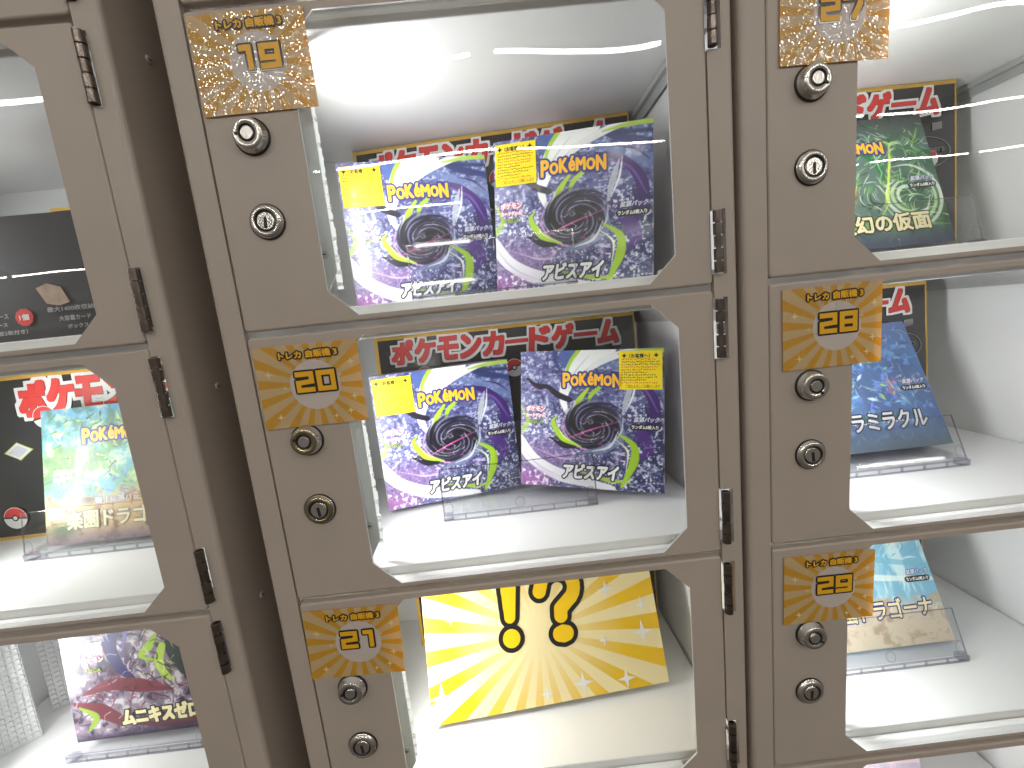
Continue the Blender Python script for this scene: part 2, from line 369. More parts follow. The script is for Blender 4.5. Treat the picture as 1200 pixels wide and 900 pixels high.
def post_mesh(x0, x1, notch, nw=.0116):
    """front post, with slots for the hinges cut from its door side"""
    zt, zb = .505, -.755; bm = bmesh.new(); P = [(x1, zb), (x1, zt), (x0, zt)]
    if notch:
        xn = x0 + nw
        for k in (2, 1, 0, -1, -2):
            for hz in HZ:
                a, b = k * H + hz + .0014, k * H + hz - .0524
                if a > zt or b < zb: continue
                P += [(x0, a), (xn, a), (xn, b), (x0, b)]
    P.append((x0, zb))
    A = [bm.verts.new((x, .0004, z)) for x, z in P]; f = bm.faces.new(A[::-1])
    r = bmesh.ops.extrude_face_region(bm, geom=[f]); vs = [g for g in r['geom'] if isinstance(g, bmesh.types.BMVert)]
    for v in vs: v.co.y = .0062
    bmesh.ops.recalc_face_normals(bm, faces=bm.faces[:])
    es = [e for e in bm.edges if all(abs(v.co.y - .0004) < 1e-6 for v in e.verts) and abs(e.verts[0].co.z - e.verts[1].co.z) > 1 and abs(e.verts[0].co.x - (x1 if notch else x0)) < 1e-5]
    bmesh.ops.bevel(bm, geom=es, offset=.0045, segments=4, affect='EDGES', profile=.5)
    bmesh.ops.triangulate(bm, faces=[f for f in bm.faces if len(f.verts) > 4])
    me = bpy.data.meshes.new('front_post'); bm.to_mesh(me); bm.free(); me.materials.append(M['paint']); return me
def side_mesh(xa, xb, inner_right):
    bm = bmesh.new(); bm_box(bm, xa, xb, .0065, .275, -.755, .505, 0)
    for f in bm.faces:
        f.material_index = 1 if (f.calc_center_median().x > (xa + xb) / 2 + 1e-4) == inner_right and abs(f.normal.x if f.normal.length else 0) >= 0 and abs(f.calc_center_median().x - (xa + xb) / 2) > 1e-4 else 0
    me = bpy.data.meshes.new('side_panel'); bm.to_mesh(me); bm.free(); me.materials.append(M['paint']); me.materials.append(M['white']); return me
def pane_mesh(wr):
    bm = bmesh.new(); x0, x1, z0, z1 = WL - .010, wr + .012, WB + .0006, WT + .004
    bm_box(bm, x0, x1, .0050, .0080, z0, z1); me = bpy.data.meshes.new('pane'); bm.to_mesh(me); bm.free(); me.materials.append(M['pane']); return me
def bracket_mesh():
    bm = bmesh.new(); P = [(.030, -.014), (.0812, -.014), (.0812, -.2030), (.0690, -.2235), (.030, -.2235)]
    f = bm.faces.new([bm.verts.new((x, .0125, z)) for x, z in P]); r = bmesh.ops.extrude_face_region(bm, geom=[f])
    for g in r['geom']:
        if isinstance(g, bmesh.types.BMVert): g.co.y = .0140
    bmesh.ops.recalc_face_normals(bm, faces=bm.faces[:])
    me = bpy.data.meshes.new('led_bracket'); bm.to_mesh(me); bm.free(); me.materials.append(M['bracket']); return me
def led_mesh():
    bm = bmesh.new(); random.seed(3)
    bm_box(bm, .0440, .0545, .0340, .0480, -.200, -.017, 2)         # casing, its right face carries the glowing tape
    bm.faces.new([bm.verts.new(c) for c in ((.0590, .0340, -.190), (.0553, .0465, -.190), (.0553, .0465, -.055), (.0590, .0340, -.055))]).material_index = 0
    z = -.216
    while z < -.020:                                               # the faceted lens at its edge
        h = random.uniform(.0022, .0045); bm_box(bm, .0740, .0785 + random.uniform(-.0006, .0006), .0280, .0300 + random.uniform(0, .002), z, z + h * .86, 1 if random.random() < .7 else 2); z += h
    me = bpy.data.meshes.new('led_strip'); bm.to_mesh(me); bm.free()
    for m in (M['led'], M['ledlens'], M['white']): me.materials.append(m)
    return me
def shelf_mesh():
    bm = bmesh.new(); bm_box(bm, PL + .0052, PR - .0052, .0155, .2695, -.0130, .0165, 0, bev=.0012)
    me = bpy.data.meshes.new('shelf'); bm.to_mesh(me); bm.free(); me.materials.append(M['white']); return me
def rail_mesh():
    bm = bmesh.new(); bm_box(bm, .4140, .4208, .0200, .2650, -.0200, -.0135, 0); bm_box(bm, .4190, .4208, .0200, .2650, -.0300, -.0200, 0)
    me = bpy.data.meshes.new('shelf_rail'); bm.to_mesh(me); bm.free(); me.materials.append(M['flange']); return me
SH = dict(door=door_mesh(WR), doorL=door_mesh(WR - .003), pane=pane_mesh(WR), hinge=hinge_mesh(), screw=screw_mesh(), bracket=bracket_mesh(), led=led_mesh(), shelf=shelf_mesh(), rail=rail_mesh(),
          tub=lock_mesh('tubular', M['steel']), tubb=lock_mesh('tubular', M['brass']), key=lock_mesh('key', M['steel']), keyb=lock_mesh('key', M['brass']))
def obj(name, me, parent, loc=(0, 0, 0), rot=None):
    o = link(bpy.data.objects.new(name, me), parent); o.location = loc
    if rot: o.rotation_euler = rot
    return o
X0 = {'left': -.4865, 'center': 0., 'right': .4529}
LAB = {'left': 'taupe steel display locker at the left edge, its number signs out of view',
       'center': 'taupe steel display locker in the middle with doors 19, 20 and 21',
       'right': 'taupe steel display locker at the right edge with doors 27, 28 and 29'}
for cname, xo in X0.items():
    cab = thing('display_locker', LAB[cname], 'locker', 'display lockers standing side by side', Matrix.Translation((xo, 0, 0)))
    obj('side_panel', side_mesh(PL, PL + .0020, True), cab); obj('side_panel', side_mesh(PR - .0020, PR, False), cab)
    box('back_panel', (PL + .005, PR - .005, .2700, .2750, -.755, .505), M['white'], cab)
    obj('front_post', post_mesh(PL, -.0006, False), cab); obj('front_post', post_mesh(DW - .0002, PR, True, .0078 if cname == 'left' else .0116), cab)
    for k in (2, 1, 0, -1, -2, -3): obj('shelf', SH['shelf'], cab, (0, 0, k * H))
    for k in (2, 1, 0, -1, -2):
        z = k * H
        d = obj('door', SH['doorL' if cname == 'left' else 'door'], cab, (0, 0, z))
        obj('pane', SH['pane'], d)
        box('sill', (WL + .004, WR - .004, .0018, .0140, WB - .0014, WB), M['white'], d)
        for hz in HZ: obj('hinge', SH['hinge'], d, (DW + .0036, -.0012, hz))
        odd = cname == 'center' and k == 0
        o = obj('tubular_lock', SH['tubb' if odd else 'tub'], d, (.0368, -.0002, -.0955), (0, random.choice((0, .3, -2.2, -2.6, -.4)), 0))
        o = obj('key_lock', SH['keyb' if odd else 'key'], d, (.0368, -.0002, -.1605), (0, random.uniform(-.12, .12), 0))
        if cname == 'center' and k == 1: d['label'] = 'door with sign 19'
        for sx_, sz_ in ((.3610, -.2335), (.0835, -.2335)): obj('screw', SH['screw'], d, (sx_, .0048, sz_))
        if k < 2:
            obj('led_bracket', SH['bracket'], cab, (0, 0, z)); obj('led_strip', SH['led'], cab, (0, 0, z))
            obj('screw', SH['screw'], cab, (.0735, .0124, z - .188)); obj('shelf_rail', SH['rail'], cab, (0, 0, z))
    if cname == 'left':
        for zz in (.243, -.043, -.264): obj('screw', SH['screw'], cab, (PR + .0001, .042, zz), (0, 0, math.pi / 2))

# ------------------------------------------------------------------ printed art (colour per vertex, painted in code)
N = 260
gx, gz = np.meshgrid(np.linspace(0, 1, N), np.linspace(0, 1, N))     # gz is up
def noise(n, seed, oct=4, ax=1., az=1.):
    r = np.random.default_rng(seed); out = np.zeros_like(gx); amp = 1; tot = 0
    for o in range(oct):
        k = n * 2 ** o; kx, kz = max(2, int(k * ax)), max(2, int(k * az)); g = r.random((kz + 2, kx + 2))
        u, v = gx * kx, gz * kz; i, j = u.astype(int), v.astype(int); fu, fv = u - i, v - j; fu = fu * fu * (3 - 2 * fu); fv = fv * fv * (3 - 2 * fv)
        out += amp * ((g[j, i] * (1 - fu) + g[j, i + 1] * fu) * (1 - fv) + (g[j + 1, i] * (1 - fu) + g[j + 1, i + 1] * fu) * fv); tot += amp; amp *= .55
    return out / tot
class Art:
    def __init__(s, c): s.a = np.ones((N, N, 3)) * np.array(c) / 255.
    def mix(s, m, c): m = np.clip(m, 0, 1)[..., None]; s.a = s.a * (1 - m) + m * (np.array(c) / 255.)
    def sw(s, pts, ws, c, op=1, soft=.006):
        """tapered curved stroke through pts with widths ws"""
        P = np.array(pts, float); n = len(P); Q = []; Wd = []
        E_ = np.vstack([2 * P[0] - P[1], P, 2 * P[-1] - P[-2]]); ww = np.interp(np.linspace(0, 1, (n - 1) * 14 + 1), np.linspace(0, 1, len(ws)), ws)
        for i in range(n - 1):
            p0, p1, p2, p3 = E_[i:i + 4]
            for t in np.linspace(0, 1, 14, endpoint=False):
                Q.append(.5 * (2 * p1 + (p2 - p0) * t + (2 * p0 - 5 * p1 + 4 * p2 - p3) * t * t + (3 * p1 - p0 - 3 * p2 + p3) * t ** 3))
        Q.append(P[-1]); Q = np.array(Q); Q2 = np.empty((2 * len(Q) - 1, 2)); Q2[::2] = Q; Q2[1::2] = (Q[:-1] + Q[1:]) / 2; w2 = np.interp(np.linspace(0, 1, len(Q2)), np.linspace(0, 1, len(ww)), ww)
        pad = w2.max() / 2 + soft; a0, a1 = np.clip(((Q2.min(0) - pad) * (N - 1)).astype(int), 0, N), np.clip(((Q2.max(0) + pad) * (N - 1)).astype(int) + 2, 0, N)
        sl = (slice(a0[1], a1[1]), slice(a0[0], a1[0])); X, Z = gx[sl], gz[sl]
        if X.size == 0: return
        best = np.full_like(X, 9.)
        for q, w in zip(Q2, w2): best = np.minimum(best, np.hypot(X - q[0], Z - q[1]) - w / 2)
        m = (np.clip(.5 - best / soft, 0, 1) * op)[..., None]; s.a[sl] = s.a[sl] * (1 - m) + m * (np.array(c) / 255.)
    def flow(s, seed, n, cols, box_=(0, 1, 0, 1), ln=.07, w=.008, op=.8, sw_=3.):
        """many short strokes that follow one swirling field"""
        r = np.random.default_rng(seed); f = noise(4, seed + 100, 2)
        for _ in range(n):
            x, z = r.uniform(box_[0], box_[1]), r.uniform(box_[2], box_[3]); L = ln * r.uniform(.4, 1.2); P = [(x, z)]
            for k in range(3):
                a = f[min(max(int(z * N), 0), N - 1), min(max(int(x * N), 0), N - 1)] * 6.28 * sw_ / 2; x += L / 3 * math.cos(a); z += L / 3 * math.sin(a); P.append((x, z))
            ww = w * r.uniform(.4, 1.3); s.sw(P, [ww * .3, ww, ww * .7, ww * .15], cols[r.integers(len(cols))], op, .004)
    def ell(s, x, z, rx, rz, c, op=1, soft=.05):
        d = np.hypot((gx - x) / rx, (gz - z) / rz); s.mix(np.clip((1 - d) / soft, 0, 1) * op, c)
    def bolts(s, seed, n, x0, x1, z0, z1, c, w=.004, ln=.05, op=.9):
        r = np.random.default_rng(seed)
        for _ in range(n):
            x, z, a = r.uniform(x0, x1), r.uniform(z0, z1), r.uniform(0, 6.28); l = r.uniform(.4, 1) * ln
            s.sw([(x, z), (x + l * .5 * math.cos(a) + r.normal(0, .01), z + l * .5 * math.sin(a) + r.normal(0, .01)), (x + l * math.cos(a + .4), z + l * math.sin(a + .4))], [w, w * .7, w * .2], c, op)
def abyss():
    A = Art((104, 108, 156)); n1 = noise(4, 1); n2 = noise(46, 2, 3); n3 = noise(22, 3, 4, 1, 2.4); n4 = noise(60, 4, 2)
    A.mix((n1 - .42) * 2.2, (70, 74, 124)); A.mix((.5 - gx) * 1.2 * (1 - gz * .4), (158, 152, 190)); A.mix(np.clip(gx - .42, 0, 1) * 1.5 * np.clip((.66 - gz) * 6, 0, 1), (48, 54, 100))
    A.mix(np.clip((gz - .72) * 3, 0, 1) * np.clip(gx - .4, 0, 1) * 2, (112, 132, 178))
    A.flow(51, 150, [(60, 64, 116), (136, 146, 190), (88, 92, 148), (176, 182, 212)], (0, 1, 0, 1), .09, .010, .55)
    A.mix(np.clip((n3 - .61) * 11, 0, 1) * .7, (196, 202, 230)); A.mix(np.clip((n2 - .63) * 12, 0, 1) * .7, (226, 230, 246)); A.mix(np.clip((.40 - n2) * 9, 0, 1) * .55, (38, 38, 78)); A.mix(np.clip((n4 - .66) * 14, 0, 1) * .8 * (gz < .6), (250, 250, 255))
    A.ell(.17, .20, .30, .20, (142, 112, 160), .75, .8); A.flow(52, 40, [(170, 146, 190), (120, 92, 146)], (0, .4, .08, .36), .12, .012, .4)
    A.sw([(.62, 1.02), (.80, .92), (1.02, .86)], [.02, .05, .03], (58, 70, 122)); A.sw([(.55, .92), (.75, .86), (1.0, .74)], [.02, .07, .10], (126, 144, 188), .7, .03); A.sw([(.60, .98), (.78, .95), (1.0, .93)], [.01, .03, .02], (54, 60, 104), .8)
    A.sw([(.36, 1.02), (.34, .92), (.40, .80)], [.11, .08, .01], (88, 110, 170), .9, .01); A.sw([(.26, 1.02), (.26, .92), (.32, .82)], [.03, .03, .01], (60, 74, 130), .9, .01)
    A.sw([(.66, .84), (.82, .78), (.93, .64), (.92, .48), (.82, .32)], [.015, .05, .075, .08, .02], (70, 44, 118)); A.sw([(.74, .79), (.87, .72), (.96, .56)], [.006, .02, .008], (124, 90, 168)); A.sw([(.88, .60), (.90, .46), (.84, .34)], [.006, .02, .004], (44, 30, 84))
    A.sw([(.84, .42), (.90, .30), (.82, .22)], [.09, .07, .01], (88, 54, 134), .9); A.sw([(.80, .86), (.90, .83), (.98, .76)], [.004, .014, .004], (60, 44, 104))
    A.sw([(.60, 1.03), (.46, .94), (.36, .80), (.315, .64), (.37, .48)], [.19, .15, .10, .055, .01], (240, 242, 240)); A.sw([(.44, 1.02), (.36, .90), (.325, .74)], [.03, .025, .008], (172, 206, 70)); A.sw([(.50, .96), (.40, .84), (.35, .70)], [.006, .014, .004], (200, 206, 206), .7)
    A.sw([(.86, 1.01), (.68, .955), (.54, .89), (.45, .80)], [.04, .05, .045, .01], (232, 234, 234)); A.sw([(1.0, .985), (.86, .985), (.70, .965)], [.03, .03, .01], (184, 210, 96))
    A.sw([(.49, .72), (.43, .64), (.39, .55)], [.02, .04, .01], (176, 208, 66)); A.sw([(.58, .74), (.51, .67), (.49, .60)], [.03, .03, .01], (168, 202, 66)); A.sw([(.40, .62), (.37, .54), (.40, .44)], [.01, .03, .008], (236, 240, 228))
    # swirling dark vortex (a plain stand-in, no figure), ragged at its rim
    A.sw([(.05, .80), (.12, .74), (.20, .735), (.27, .68), (.36, .64)], [.012, .045, .03, .045, .04], (38, 32, 54)); A.sw([(.06, .77), (.13, .715), (.21, .71)], [.003, .008, .003], (170, 120, 180)); A.sw([(.22, .36), (.32, .32), (.44, .30)], [.01, .07, .03], (34, 28, 50))
    A.ell(.53, .45, .25, .21, (66, 62, 104), .9, .35); A.ell(.525, .455, .205, .178, (22, 21, 32), 1, .2); A.ell(.47, .49, .10, .08, (62, 64, 84), .6, .9)
    for i in range(34):      # spiral arms
        a0 = i * .56; q = .25 - .005 * i; cc = [(70, 70, 96), (34, 30, 52), (128, 128, 158), (14, 12, 22), (40, 36, 54), (206, 200, 222)][i % 6]
        A.sw([(.53 + q * math.cos(a0 + t) * (1 - t * .22), .45 + q * .84 * math.sin(a0 + t) * (1 - t * .22)) for t in (0, .5, 1.0, 1.6, 2.1)], [.002, .012 if i % 6 != 5 else .005, .014 if i % 6 != 5 else .004, .008, .001], cc, .9)
    A.sw([(.33, .54), (.31, .43), (.39, .32), (.53, .27), (.68, .31)], [.004, .010, .012, .010, .004], (214, 150, 200)); A.sw([(.35, .36), (.50, .42), (.78, .51)], [.004, .012, .003], (186, 76, 146)); A.sw([(.36, .365), (.50, .425), (.70, .49)], [.002, .004, .002], (240, 180, 220))
    A.sw([(.46, .26), (.58, .28), (.72, .37), (.71, .50)], [.02, .05, .045, .01], (124, 134, 164)); A.sw([(.52, .27), (.64, .31), (.70, .42)], [.006, .018, .005], (214, 220, 230)); A.sw([(.66, .33), (.72, .42), (.73, .52)], [.004, .014, .004], (190, 198, 214))
    A.sw([(.80, .78), (.76, .66), (.73, .54)], [.01, .045, .015], (196, 200, 208), .9); A.sw([(.82, .80), (.80, .68), (.75, .56)], [.004, .015, .006], (240, 242, 246));
    A.bolts(5, 40, .25, .80, .16, .50, (236, 226, 244), .003, .045); A.bolts(8, 40, .45, .98, .06, .55, (222, 226, 244), .0028, .05); A.bolts(18, 18, .3, .75, .2, .4, (206, 110, 170), .003, .05)
    A.sw([(.44, .30), (.31, .36), (.24, .47), (.27, .52)], [.008, .045, .03, .005], (172, 208, 56)); A.sw([(.42, .31), (.32, .37), (.27, .45)], [.002, .010, .003], (226, 240, 170)); A.sw([(.70, .40), (.80, .32), (.80, .20), (.72, .03)], [.008, .045, .06, .02], (168, 204, 52)); A.sw([(.68, .36), (.76, .28), (.75, .14)], [.003, .014, .005], (238, 244, 214));
    A.sw([(-.02, .34), (.10, .19), (.30, .085), (.66, .01)], [.085, .085, .095, .04], (240, 239, 242)); A.sw([(.0, .40), (.05, .48), (.0, .60)], [.04, .03, .01], (168, 204, 84), .8); A.sw([(.0, .30), (.12, .16), (.32, .06)], [.006, .012, .004], (206, 196, 216), .8)
    A.sw([(.40, .13), (.62, .07), (.78, .06)], [.01, .03, .01], (176, 206, 84)); A.ell(.02, .02, .26, .14, (186, 122, 186), .8, .7); A.sw([(.10, .28), (.30, .21), (.48, .22)], [.003, .012, .003], (220, 206, 226), .8)
    A.mix(np.clip((n2 - .56) * 10, 0, 1) * (gz < .14) * (gx < .24), (250, 238, 252)); A.bolts(11, 26, .02, .24, .30, .62, (236, 226, 246), .003, .05)
    for i in range(22): A.sw([(.004, .30 + i * .018), (.03, .292 + i * .018)], [.004, .001], (230, 226, 240), .7)      # pale glints of the pinched film edge, painted into the print
    return np.clip(A.a, 0, 1) ** 1.15 * .98
def mask_art():
    A = Art((84, 108, 100)); n1 = noise(5, 21); n2 = noise(18, 22, 3); A.mix((n1 - .42) * 2.4, (30, 74, 46)); A.mix(np.clip((n2 - .56) * 6, 0, 1) * .6, (96, 150, 80)); A.mix(np.clip((gz - .8) * 5, 0, 1), (58, 62, 60))
    A.flow(71, 170, [(20, 50, 34), (70, 130, 60), (120, 176, 96), (48, 70, 74), (24, 40, 44)], ln=.13, w=.016, op=.7); A.sw([(.3, .86), (.40, .78), (.42, .66), (.36, .58)], [.02, .07, .05, .01], (110, 158, 172), .9); A.flow(72, 26, [(150, 200, 210), (70, 120, 140)], (.25, .42, .58, .84), .06, .010, .8); A.sw([(.45, .78), (.6, .68), (.62, .52)], [.02, .1, .02], (40, 110, 60)); A.ell(.28, .46, .16, .16, (198, 110, 40), .9, .5); A.ell(.32, .5, .05, .07, (26, 24, 24), .8, .4)
    for i in range(5):
        r = .07 + .04 * i; A.sw([(.76 + r * math.cos(t), .38 + r * 1.05 * math.sin(t)) for t in np.linspace(.4 + i, 4.2 + i, 7)], [.004, .022, .026, .02, .004], (196, 224, 160) if i % 2 else (232, 240, 220), .8)
    for i in range(8): A.sw([(.55 + .02 * i, .25 + .05 * i), (.62 + .015 * i, .36 + .06 * i), (.58 + .03 * i, .45 + .05 * i)], [.004, .018, .003], (206, 232, 90), .8)
    A.flow(73, 60, [(206, 230, 150), (232, 244, 210), (160, 206, 70)], (.4, 1, .2, .9), .10, .007, .8); A.flow(85, 70, [(226, 238, 222), (180, 210, 180), (120, 160, 150)], (.45, 1, .15, .9), .12, .010, .7); A.bolts(31, 40, .1, .98, .15, .95, (206, 230, 150), .004, .08); A.bolts(32, 20, .3, .98, .2, .9, (236, 244, 230), .004, .08); A.mix(np.clip((.16 - gz) * 8, 0, 1), (52, 62, 84)); A.sw([(.1, .13), (.5, .19), (1, .14)], [.02, .05, .01], (120, 170, 90), .8); return A.a
def stellar_art():
    A = Art((74, 96, 140)); n1 = noise(5, 41); n2 = noise(20, 42, 3); A.mix((n1 - .45) * 2.5, (84, 120, 170)); A.mix(np.clip((gz - .72) * 3, 0, 1), (110, 128, 178)); A.mix(np.clip((n2 - .58) * 7, 0, 1) * .7, (110, 160, 226))
    A.flow(74, 140, [(52, 66, 104), (110, 148, 184), (164, 196, 216), (78, 104, 136), (128, 168, 172)], ln=.11, w=.014, op=.6)
    r = np.random.default_rng(5)
    for _ in range(70):
        x, z, q = r.uniform(.1, .75), r.uniform(.3, .78), r.uniform(.01, .04); c = [(140, 200, 240), (70, 110, 210), (212, 236, 250), (176, 220, 120), (110, 130, 230)][r.integers(5)]
        a = r.uniform(0, 3); A.sw([(x - q * math.cos(a), z - q * math.sin(a)), (x + q * math.cos(a), z + q * math.sin(a))], [.004, q * .7, .004], c, .9)
    A.flow(87, 22, [(224, 150, 100), (206, 110, 160), (240, 200, 150)], (.66, .80, .42, .56), .05, .010, .8); A.ell(.5, .24, .4, .05, (56, 96, 96), .8, .6); A.mix(np.clip((.2 - gz) * 6, 0, 1), (78, 96, 112)); A.bolts(6, 46, .05, .98, .2, .98, (232, 240, 255), .004, .06); return A.a
def paradise_art(flip):
    A = Art((120, 178, 206)); n1 = noise(5, 61 + flip); n2 = noise(16, 62 + flip, 4); n3 = noise(9, 65, 4, 1, .3)
    if flip:   # sea and beach
        A.mix(np.clip((gz - .78) * 4, 0, 1), (186, 216, 238)); A.mix(np.clip((n2 - .5) * 5, 0, 1), (120, 178, 204)); A.mix(np.clip((n3 - .55) * 8, 0, 1) * .8, (214, 238, 238)); A.ell(.8, .78, .14, .10, (246, 240, 206), .9, .9)
        A.flow(75, 120, [(130, 188, 210), (222, 238, 242), (104, 164, 196), (186, 216, 226)], (0, 1, .4, 1), .14, .012, .6)
        A.sw([(.2, 1), (.5, .86), (.98, .80)], [.02, .05, .03], (104, 168, 214)); A.sw([(.3, .7), (.6, .62), (1., .54)], [.02, .05, .03], (110, 176, 196), .7); A.sw([(.1, .62), (.5, .5), (1, .44)], [.02, .05, .03], (226, 240, 236), .8)
        A.mix(np.clip((.42 - gz - .1 * gx) * 9, 0, 1), (220, 206, 180)); A.mix(np.clip((n2 - .52) * 5, 0, 1) * (gz < .36), (186, 166, 138)); A.flow(76, 60, [(234, 222, 200), (186, 166, 138), (206, 190, 160)], (0, 1, 0, .34), .08, .010, .6)
    else:      # leafy jungle above sand
        A.mix(np.clip((n1 - .3) * 3, 0, 1), (126, 168, 104)); A.mix(np.clip((gz - .8) * 3 + (n1 - .5), 0, 1), (120, 160, 214)); A.mix(np.clip((n2 - .54) * 7, 0, 1) * .6, (216, 222, 182)); A.mix(np.clip((.44 - n2) * 7, 0, 1) * .6, (98, 130, 96))
        r = np.random.default_rng(9)
        for _ in range(40):
            x, z, a = r.uniform(0, .6), r.uniform(.42, .95), r.uniform(0, 6.3); q = r.uniform(.04, .1); A.sw([(x, z), (x + q * math.cos(a), z + q * math.sin(a))], [.014, .003], [(90, 140, 74), (228, 232, 170), (52, 92, 62), (170, 198, 116)][r.integers(4)], .85)
        A.flow(86, 130, [(120, 146, 104), (206, 212, 180), (84, 108, 88), (170, 190, 196)], (0, 1, .35, 1), .05, .007, .6)
        A.mix(np.clip((.40 - gz + .2 * (n1 - .5)) * 9, 0, 1), (216, 192, 150)); A.mix(np.clip((n2 - .54) * 6, 0, 1) * (gz < .40), (158, 130, 98)); A.ell(.30, .31, .12, .05, (110, 104, 96), .7, .7); A.ell(.12, .10, .14, .08, (92, 116, 74), .8, .7)
        A.flow(77, 110, [(110, 150, 86), (216, 222, 160), (74, 110, 76), (160, 186, 200)], (0, 1, .4, 1), .07, .012, .6); A.flow(78, 60, [(232, 214, 178), (150, 124, 96), (196, 166, 124)], (0, 1, 0, .38), .07, .010, .6)
        A.flow(79, 40, [(222, 160, 70), (196, 120, 70), (236, 196, 120)], (.62, .9, .3, .7), .09, .018, .8); A.flow(80, 30, [(110, 150, 206), (150, 180, 220), (80, 120, 180)], (.42, .62, .34, .52), .07, .014, .7); A.flow(81, 20, [(190, 80, 96), (110, 170, 130)], (.8, 1, .28, .6), .08, .02, .8)
        A.mix(np.clip((.13 - gz) * 9, 0, 1) * .7, (134, 124, 146))
    return A.a
def munikis_art():
    A = Art((150, 138, 150)); n1 = noise(5, 81); n2 = noise(18, 82, 3); A.mix((n1 - .42) * 2.5, (92, 78, 106)); A.mix(np.clip((n2 - .55) * 6, 0, 1), (206, 200, 206)); A.mix(np.clip((.42 - n2) * 6, 0, 1), (58, 46, 74)); A.ell(.06, .75, .2, .3, (190, 210, 226), .8, .9)
    A.flow(82, 180, [(70, 58, 92), (196, 188, 200), (120, 104, 130), (44, 36, 58), (176, 120, 130)], ln=.12, w=.014, op=.7)
    A.sw([(.62, .92), (.44, .86), (.34, .72), (.38, .54), (.46, .44)], [.03, .06, .10, .08, .04], (54, 48, 110)); A.sw([(.60, .90), (.47, .80), (.42, .66)], [.01, .03, .01], (126, 120, 176)); A.sw([(.3, 1), (.5, .92), (.62, .98)], [.02, .05, .02], (40, 32, 56))
    for i in range(6): A.sw([(.55 + .07 * i, 1.0), (.60 + .05 * i, .90 - .02 * i), (.72 + .05 * i, .84)], [.03, .03, .01], [(64, 48, 92), (176, 120, 120), (208, 200, 216)][i % 3])
    A.sw([(.80, .78), (.78, .62), (.84, .46)], [.1, .12, .1], (54, 66, 60)); A.sw([(.86, .76), (.92, .68), (.90, .56)], [.02, .06, .02], (172, 196, 84)); A.sw([(.66, .74), (.60, .66), (.54, .60), (.62, .56)], [.03, .06, .03, .02], (168, 198, 76)); A.sw([(.70, .66), (.66, .52), (.72, .40)], [.05, .07, .03], (182, 206, 92))
    A.sw([(.1, .36), (.3, .41), (.5, .38), (.72, .32)], [.02, .09, .11, .02], (126, 56, 70)); A.flow(83, 40, [(104, 46, 58), (150, 84, 96), (84, 40, 52)], (.1, .75, .28, .50), .12, .014, .8); A.flow(84, 30, [(178, 206, 96), (110, 140, 56), (220, 232, 160)], (.5, .95, .42, .8), .08, .012, .8); A.sw([(.02, .3), (.2, .22), (.34, .12)], [.02, .12, .08], (122, 50, 66)); A.sw([(.06, .26), (.16, .18), (.1, .08)], [.02, .05, .02], (150, 176, 74)); A.sw([(.4, .1), (.7, .05), (1, .08)], [.03, .06, .03], (116, 48, 66)); A.mix(np.clip((.07 - gz) * 14, 0, 1), (66, 50, 82))
    A.bolts(9, 50, .02, .98, .1, .98, (236, 232, 238), .005, .1); A.bolts(10, 30, .3, .98, .4, .9, (40, 30, 52), .006, .1); return A.a
def storage_art():
    A = Art((30, 24, 30)); n1 = noise(4, 91); A.mix((n1 - .45) * 1.5, (44, 36, 44)); A.ell(.12, .34, .12, .16, (150, 140, 62), .8, .3)
    A.sw([(.0, .62), (.16, .58), (.26, .36), (.14, .18), (-.02, .14)], [.01, .016, .016, .016, .01], (98, 86, 90)); A.sw([(.3, .92), (.52, .66), (.62, .5)], [.01, .008, .006], (92, 84, 90), .7); A.mix(np.clip((.04 - gz) * 40, 0, 1), (62, 56, 60)); A.ell(.6, .62, .09, .12, (54, 62, 82), .5, .6); return A.a
def art_mesh(name, rgbarr, w, h, mat):
    X = (gx - .5) * w; Z = gz * h; co = np.stack([X, np.full_like(X, -.0006), Z], -1).reshape(-1, 3)
    i = np.arange(N * N).reshape(N, N); f = np.stack([i[:-1, :-1], i[:-1, 1:], i[1:, 1:], i[1:, :-1]], -1).reshape(-1, 4)
    me = quads(name, co, f); at = me.color_attributes.new('Col', 'FLOAT_COLOR', 'POINT'); c = np.ones((N * N, 4), np.float32); c[:, :3] = s2l(np.clip(rgbarr, 0, 1)).reshape(-1, 3)
    at.data.foreach_set('color', c.ravel()); me.materials.append(mat); return me

# ------------------------------------------------------------------ card boxes
BW, BH, BT = .170, .167, .040
def wordmark(parent, cx, cz, width, y):
    """yellow bouncing wordmark with a blue edge"""
    res = .00025; Hh = int(.075 / res); Wd = int(.26 / res); full = np.zeros((Hh, Wd), bool); x = .006
    for ch, s, dz, sc_ in (('P', .036, -.002, 1.05), ('O', .024, .002, 1.0), ('K', .030, .003, 1.0), ('é', .031, .004, .95), ('M', .027, .003, 1.1), ('O', .024, .002, 1.0), ('N', .032, -.002, .95)):
        V, T = glyphs(ch); lo, hi = V.min(0), V.max(0); P = (V - lo) / (hi[1] - lo[1]) * s * np.array([sc_ * .70, 1]); fill_tris(full, (P + np.array([x, .02 + dz])) / res, T); x += P[:, 0].max() + .0042
    full = dilate(full, .0017 / res); ys, xs = np.nonzero(full); full = full[ys.min():ys.max() + 1, xs.min():xs.max() + 1]; r = width / full.shape[1]
    mask_mesh(dilate(full, .0046 / res), r, cx, cz, y, 'wordmark_edge', M['logoblue'], parent); mask_mesh(full, r, cx, cz, y - .0002, 'wordmark', M['logoyellow'], parent)
